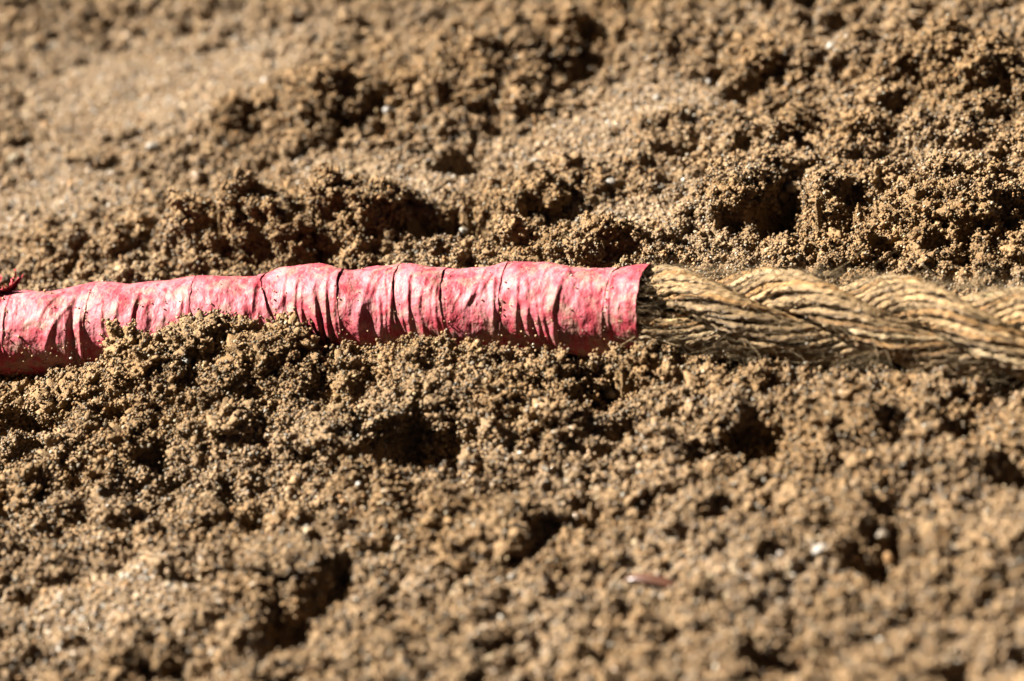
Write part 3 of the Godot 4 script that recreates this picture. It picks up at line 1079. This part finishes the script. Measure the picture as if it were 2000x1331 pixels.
func pebbles() -> Array:
	return [      # x, z, radius, flatness, colour, label
		[-0.0875, -0.2779, 0.00220, 0.80, Color(0.62, 0.60, 0.55), "white pebble on the packed ground near the top, left of the dark ridge"],
		[-0.1397, -0.2287, 0.00260, 0.75, Color(0.50, 0.49, 0.46), "pale grey pebble on the packed slope left of the dark ridge"],
		[-0.2020, -0.2448, 0.00300, 0.85, Color(0.55, 0.46, 0.30), "cream pebble beside a dark hollow at the far left edge"],
		[-0.0345, -0.2075, 0.00200, 0.70, Color(0.36, 0.36, 0.37), "grey pebble lodged below the crest of the dark ridge"],
		[-0.1205, -0.1874, 0.00300, 0.85, Color(0.34, 0.18, 0.08), "orange brown glossy pebble with a dark gap beneath it"],
		[-0.0110, -0.1067, 0.00240, 0.80, Color(0.48, 0.46, 0.42), "light grey pebble in the dark hollow behind the tape"],
		[0.1241, -0.0768, 0.00380, 0.60, Color(0.50, 0.31, 0.14), "flat orange tan stone on the right rim of the deep black pit"],
		[0.1592, -0.1821, 0.00280, 0.70, Color(0.46, 0.43, 0.38), "pale grey stone on top of the far clod at upper right"],
		[0.0818, -0.1851, 0.00220, 0.70, Color(0.50, 0.48, 0.44), "whitish pebble on the packed ground below the far pits"],
		[0.1056, -0.1891, 0.00180, 0.60, Color(0.34, 0.38, 0.42), "bluish grey pebble beside a far clod"],
		[0.0332, 0.0470, 0.00280, 0.70, Color(0.50, 0.38, 0.20), "yellow cream stone in front of the rope, the largest pale one there"],
		[-0.1465, -0.0635, 0.00300, 0.80, Color(0.62, 0.50, 0.42), "pinkish white pebble on the left bank in front of the tape"],
		[-0.1255, 0.0025, 0.00180, 0.75, Color(0.30, 0.35, 0.38), "blue grey pebble on the left bank in front of the tape"],
		[-0.1145, 0.0006, 0.00160, 0.70, Color(0.36, 0.36, 0.36), "small grey pebble right of the blue grey one"],
		[-0.0483, 0.0514, 0.00220, 0.75, Color(0.60, 0.57, 0.52), "white pebble in the foreground below the big black pit"],
		[-0.0658, 0.0903, 0.00140, 0.70, Color(0.42, 0.42, 0.42), "tiny grey pebble in the foreground below the big black pit"],
		[0.0912, 0.1893, 0.00240, 0.75, Color(0.58, 0.58, 0.58), "greyish white pebble at lower right near a dark gap"],
		[0.0778, 0.1864, 0.00180, 0.80, Color(0.55, 0.45, 0.38), "tan pink pebble left of the greyish white one at lower right"],
		[-0.0156, 0.1641, 0.00160, 0.90, Color(0.70, 0.65, 0.58), "bright white speck of stone near the lower middle"],
		[0.1133, 0.1921, 0.00240, 0.80, Color(0.52, 0.42, 0.33), "pale rosy stone at the lower right"],
		[-0.0950, 0.0816, 0.00140, 0.80, Color(0.52, 0.25, 0.04), "small amber pebble in the left foreground"],
		[0.0724, -0.1028, 0.00160, 0.80, Color(0.38, 0.37, 0.34), "grey bead of stone left of the mound with the deep pit"],
		[0.0532, -0.1109, 0.00180, 0.70, Color(0.42, 0.42, 0.42), "light grey flat stone on the slope behind the tape"],
		[0.2220, -0.1119, 0.00200, 0.70, Color(0.60, 0.45, 0.22), "yellowish pebble at the upper right edge"],
		[-0.0786, 0.0506, 0.00180, 0.70, Color(0.55, 0.24, 0.16), "small reddish pebble on the clod beside the big black pit"],
		[-0.1907, -0.0098, 0.00160, 0.70, Color(0.34, 0.33, 0.33), "dark grey pebble at the left edge in front of the tape"],
		[-0.0981, 0.0270, 0.00200, 0.70, Color(0.42, 0.40, 0.36), "grey tan pebble in the middle of the left foreground"],
	]


func build_pebbles() -> void:
	var at := 0
	for e in pebbles():
		at += 1
		var p := Pile.new()
		var ico := icosphere(3)
		var o := Vector3(at * 5.17, at * 2.3, at)
		var stretch := Vector3(rng.randf_range(0.95, 1.3), e[3], rng.randf_range(0.8, 1.05))
		var facets := []
		for k in 7:
			facets.append([rand_dir(), rng.randf_range(0.72, 0.92)])
		for d in ico[0]:
			var r := 1.0 + 0.12 * n_fine.get_noise_3dv(d * 1.2 + o) + 0.03 * n_fine.get_noise_3dv(d * 6.0 + o)
			for f in facets:      # worn flat faces
				var c: float = d.dot(f[0])
				if c > 0.0:
					r = minf(r, lerpf(f[1] / c, r, 0.12))
			p.v.append(d * stretch * r * e[2])
			p.c.append(e[4].lerp(Color(0.46, 0.36, 0.23), 0.5) * 0.68 * (1.0 + 0.22 * n_fine.get_noise_3dv(d * 3.5 + o) + 0.14 * n_fine.get_noise_3dv(d * 11.0 + o)))
		p.i = ico[1]
		p.smooth()
		var m := obj("pebble", p.mesh(), stone_mat)
		m.position = Vector3(e[0], height(e[0], e[1]) + e[2] * e[3] * 0.62, e[1])
		m.rotation = Vector3(rng.randf_range(-0.3, 0.3), rng.randf() * TAU, rng.randf_range(-0.3, 0.3))
		tag(m, e[5], "pebble", "small pebbles lying on the soil")


func build_clods() -> void:
	# [x, z, radius, squash, roughness, sink, label]
	var list := [
		[-0.1593, 0.0751, 0.00840, Vector3(1.00, 0.95, 1.00), 0.55, 0.55, "rounded soil clod standing on the lower left slope, dark on its right side"],
		[-0.0976, 0.1360, 0.01100, Vector3(1.35, 0.50, 0.85), 0.50, 0.75, "flat overhanging soil clod in the lower left with a black gap beneath"],
		[0.0766, 0.0881, 0.00880, Vector3(1.00, 0.90, 1.00), 0.35, 0.50, "round knob of soil in front of the bare rope, black shadow on its right"],
		[0.0565, 0.0925, 0.00720, Vector3(1.10, 0.80, 1.00), 0.70, 0.50, "jagged soil clod just below the round knob in front of the bare rope"],
		[-0.0760, 0.0504, 0.01160, Vector3(1.20, 0.65, 1.00), 0.50, 0.45, "broad soil clod on the left rim of the big black pit"],
		[-0.1742, -0.1421, 0.00680, Vector3(0.90, 1.00, 0.90), 0.60, 0.60, "dark upright soil clod behind the tape at the far left"],
		[0.1646, -0.1790, 0.01040, Vector3(1.20, 0.75, 1.00), 0.60, 0.40, "large far soil clod near the top right with a pale stone on it"],
		[-0.0857, -0.1187, 0.00680, Vector3(1.10, 0.80, 1.00), 0.70, 0.30, "peak clod on top of the mound behind the tape"],
		[-0.0070, -0.2268, 0.00720, Vector3(1.10, 0.80, 1.00), 0.70, 0.40, "soil clod on the far ridge beside the deepest far pit"],
		[0.1032, -0.1968, 0.00720, Vector3(1.20, 0.75, 1.00), 0.60, 0.40, "far soil clod right of the deepest far pit"],
		[0.1017, -0.0735, 0.00840, Vector3(1.10, 0.85, 1.00), 0.60, 0.30, "soil clod crowning the mound left of the deep black pit behind the rope"],
		[-0.1697, -0.2348, 0.00680, Vector3(1.70, 0.45, 0.80), 0.50, 0.40, "flat plate of crusted soil on the packed slope at the left"],
		[0.1306, 0.0881, 0.00680, Vector3(1.00, 0.85, 1.00), 0.70, 0.40, "soil clod against the near side of the bare rope"],
		[0.1498, 0.1052, 0.00800, Vector3(1.10, 0.80, 1.00), 0.70, 0.40, "soil clod in front of the bare rope at the right edge"],
		[-0.1420, -0.0581, 0.00680, Vector3(1.30, 0.60, 1.00), 0.70, 0.30, "highest soil clod of the bank against the tape at left"],
		[-0.0512, 0.0440, 0.00800, Vector3(1.20, 0.70, 1.00), 0.70, 0.30, "soil clod hanging over the upper rim of the big black pit"],
		[0.1443, -0.1820, 0.00680, Vector3(1.10, 0.80, 1.00), 0.70, 0.40, "small far soil clod left of the one with the pale stone"],
		[-0.1829, 0.1120, 0.00800, Vector3(1.20, 0.60, 1.00), 0.50, 0.40, "low soil clod at the lower left edge of the packed patch"],
	]
	var at := 40.0
	for e in list:
		at += 1.0
		var m := obj("soil_clod", lump(at, e[2], e[3], e[4], 0.00058, 0.95, 4).mesh(), crumb_mat)
		m.position = Vector3(e[0], height(e[0], e[1]) + e[2] * e[3].y * e[5], e[1])
		m.rotation.y = rng.randf() * TAU if e[3].x == e[3].z else -0.4
		tag(m, e[6], "soil clod", "clods of soil lying about the rope")


func build_litter() -> void:
	var straw := StandardMaterial3D.new()
	straw.vertex_color_use_as_albedo = true
	straw.albedo_color = DAMP
	straw.roughness = 0.5
	# [x, z, lift, direction, length, thickness, curl, colour, label]
	var list := [
		[0.1082, -0.0198, 0.0000, Vector3(0.02, 1.00, 0.10), 0.0170, 0.00011, 0.35, Color(0.62, 0.56, 0.44), "thin pale fibre standing upright in the soil behind the bare rope"],
		[0.1248, -0.0168, 0.0012, Vector3(1.00, 0.25, -0.35), 0.0140, 0.00014, 1.60, Color(0.60, 0.45, 0.24), "arched pale fibre lying behind the bare rope"],
		[0.1343, -0.0090, 0.0010, Vector3(0.80, 0.10, 0.50), 0.0100, 0.00010, 1.00, Color(0.50, 0.40, 0.25), "short pale fibre beside the arched one behind the rope"],
		[0.1878, 0.0324, 0.0010, Vector3(0.80, 0.25, 0.55), 0.0110, 0.00013, 0.60, Color(0.50, 0.42, 0.30), "thin straw fibre in the dark gap behind the rope at right"],
		[0.1195, 0.0582, 0.0020, Vector3(-0.75, 0.35, 0.20), 0.0160, 0.00020, 0.50, Color(0.58, 0.44, 0.22), "stiff straw fibre leaning out of the dark gap under the rope"],
		[0.1501, 0.0639, 0.0040, Vector3(-0.90, 0.10, 0.25), 0.0220, 0.00022, 0.70, Color(0.55, 0.42, 0.22), "long straw fibre lying along the foot of the rope at right"],
	]
	for e in list:
		var p := Pile.new()
		hair_into(p, Vector3.ZERO, e[3].normalized(), e[4], e[5], 14, e[7], e[6])
		p.smooth()
		var m := obj("plant_fibre", p.mesh(), straw)
		m.position = Vector3(e[0], height(e[0], e[1]) + e[2], e[1])
		tag(m, e[8], "plant fibre", "stray plant fibres")
	# a curved husk in the foreground
	var husk := Pile.new()
	for side in 2:
		for j in 13:
			for k in 9:
				var a := lerpf(-1.25, 1.25, j / 12.0)
				var b := lerpf(-0.95, 0.95, k / 8.0) * cos(a * 0.9)
				var r := 0.0112 - 0.0006 * side
				husk.v.append(Vector3(sin(a) * r, cos(a) * cos(b) * r * 0.5, sin(b) * r * 0.30))
				husk.c.append(Color(0.13, 0.058, 0.036) * (1.0 + 0.3 * n_fine.get_noise_2d(a * 4.0, b * 6.0)))
	for side in 2:
		for j in 12:
			for k in 8:
				var a := side * 117 + j * 9 + k
				if side == 0:
					husk.i.append_array(PackedInt32Array([a, a + 9, a + 1, a + 1, a + 9, a + 10]))
				else:
					husk.i.append_array(PackedInt32Array([a, a + 1, a + 9, a + 1, a + 10, a + 9]))
	for j in 12:
		for k in [0, 8]:
			var a: int = j * 9 + k
			husk.i.append_array(PackedInt32Array([a, a + 9, a + 117, a + 9, a + 126, a + 117]))
	husk.smooth()
	var shell := StandardMaterial3D.new()
	shell.vertex_color_use_as_albedo = true
	shell.albedo_color = DAMP
	shell.roughness = 0.28
	var m := obj("seed_husk", husk.mesh(), shell)
	m.position = Vector3(0.0319, height(0.0319, 0.1863) - 0.0014, 0.1863)
	m.rotation = Vector3(-0.25, -0.45, -0.12)
	tag(m, "small curved reddish brown husk lying in the foreground soil", "husk")
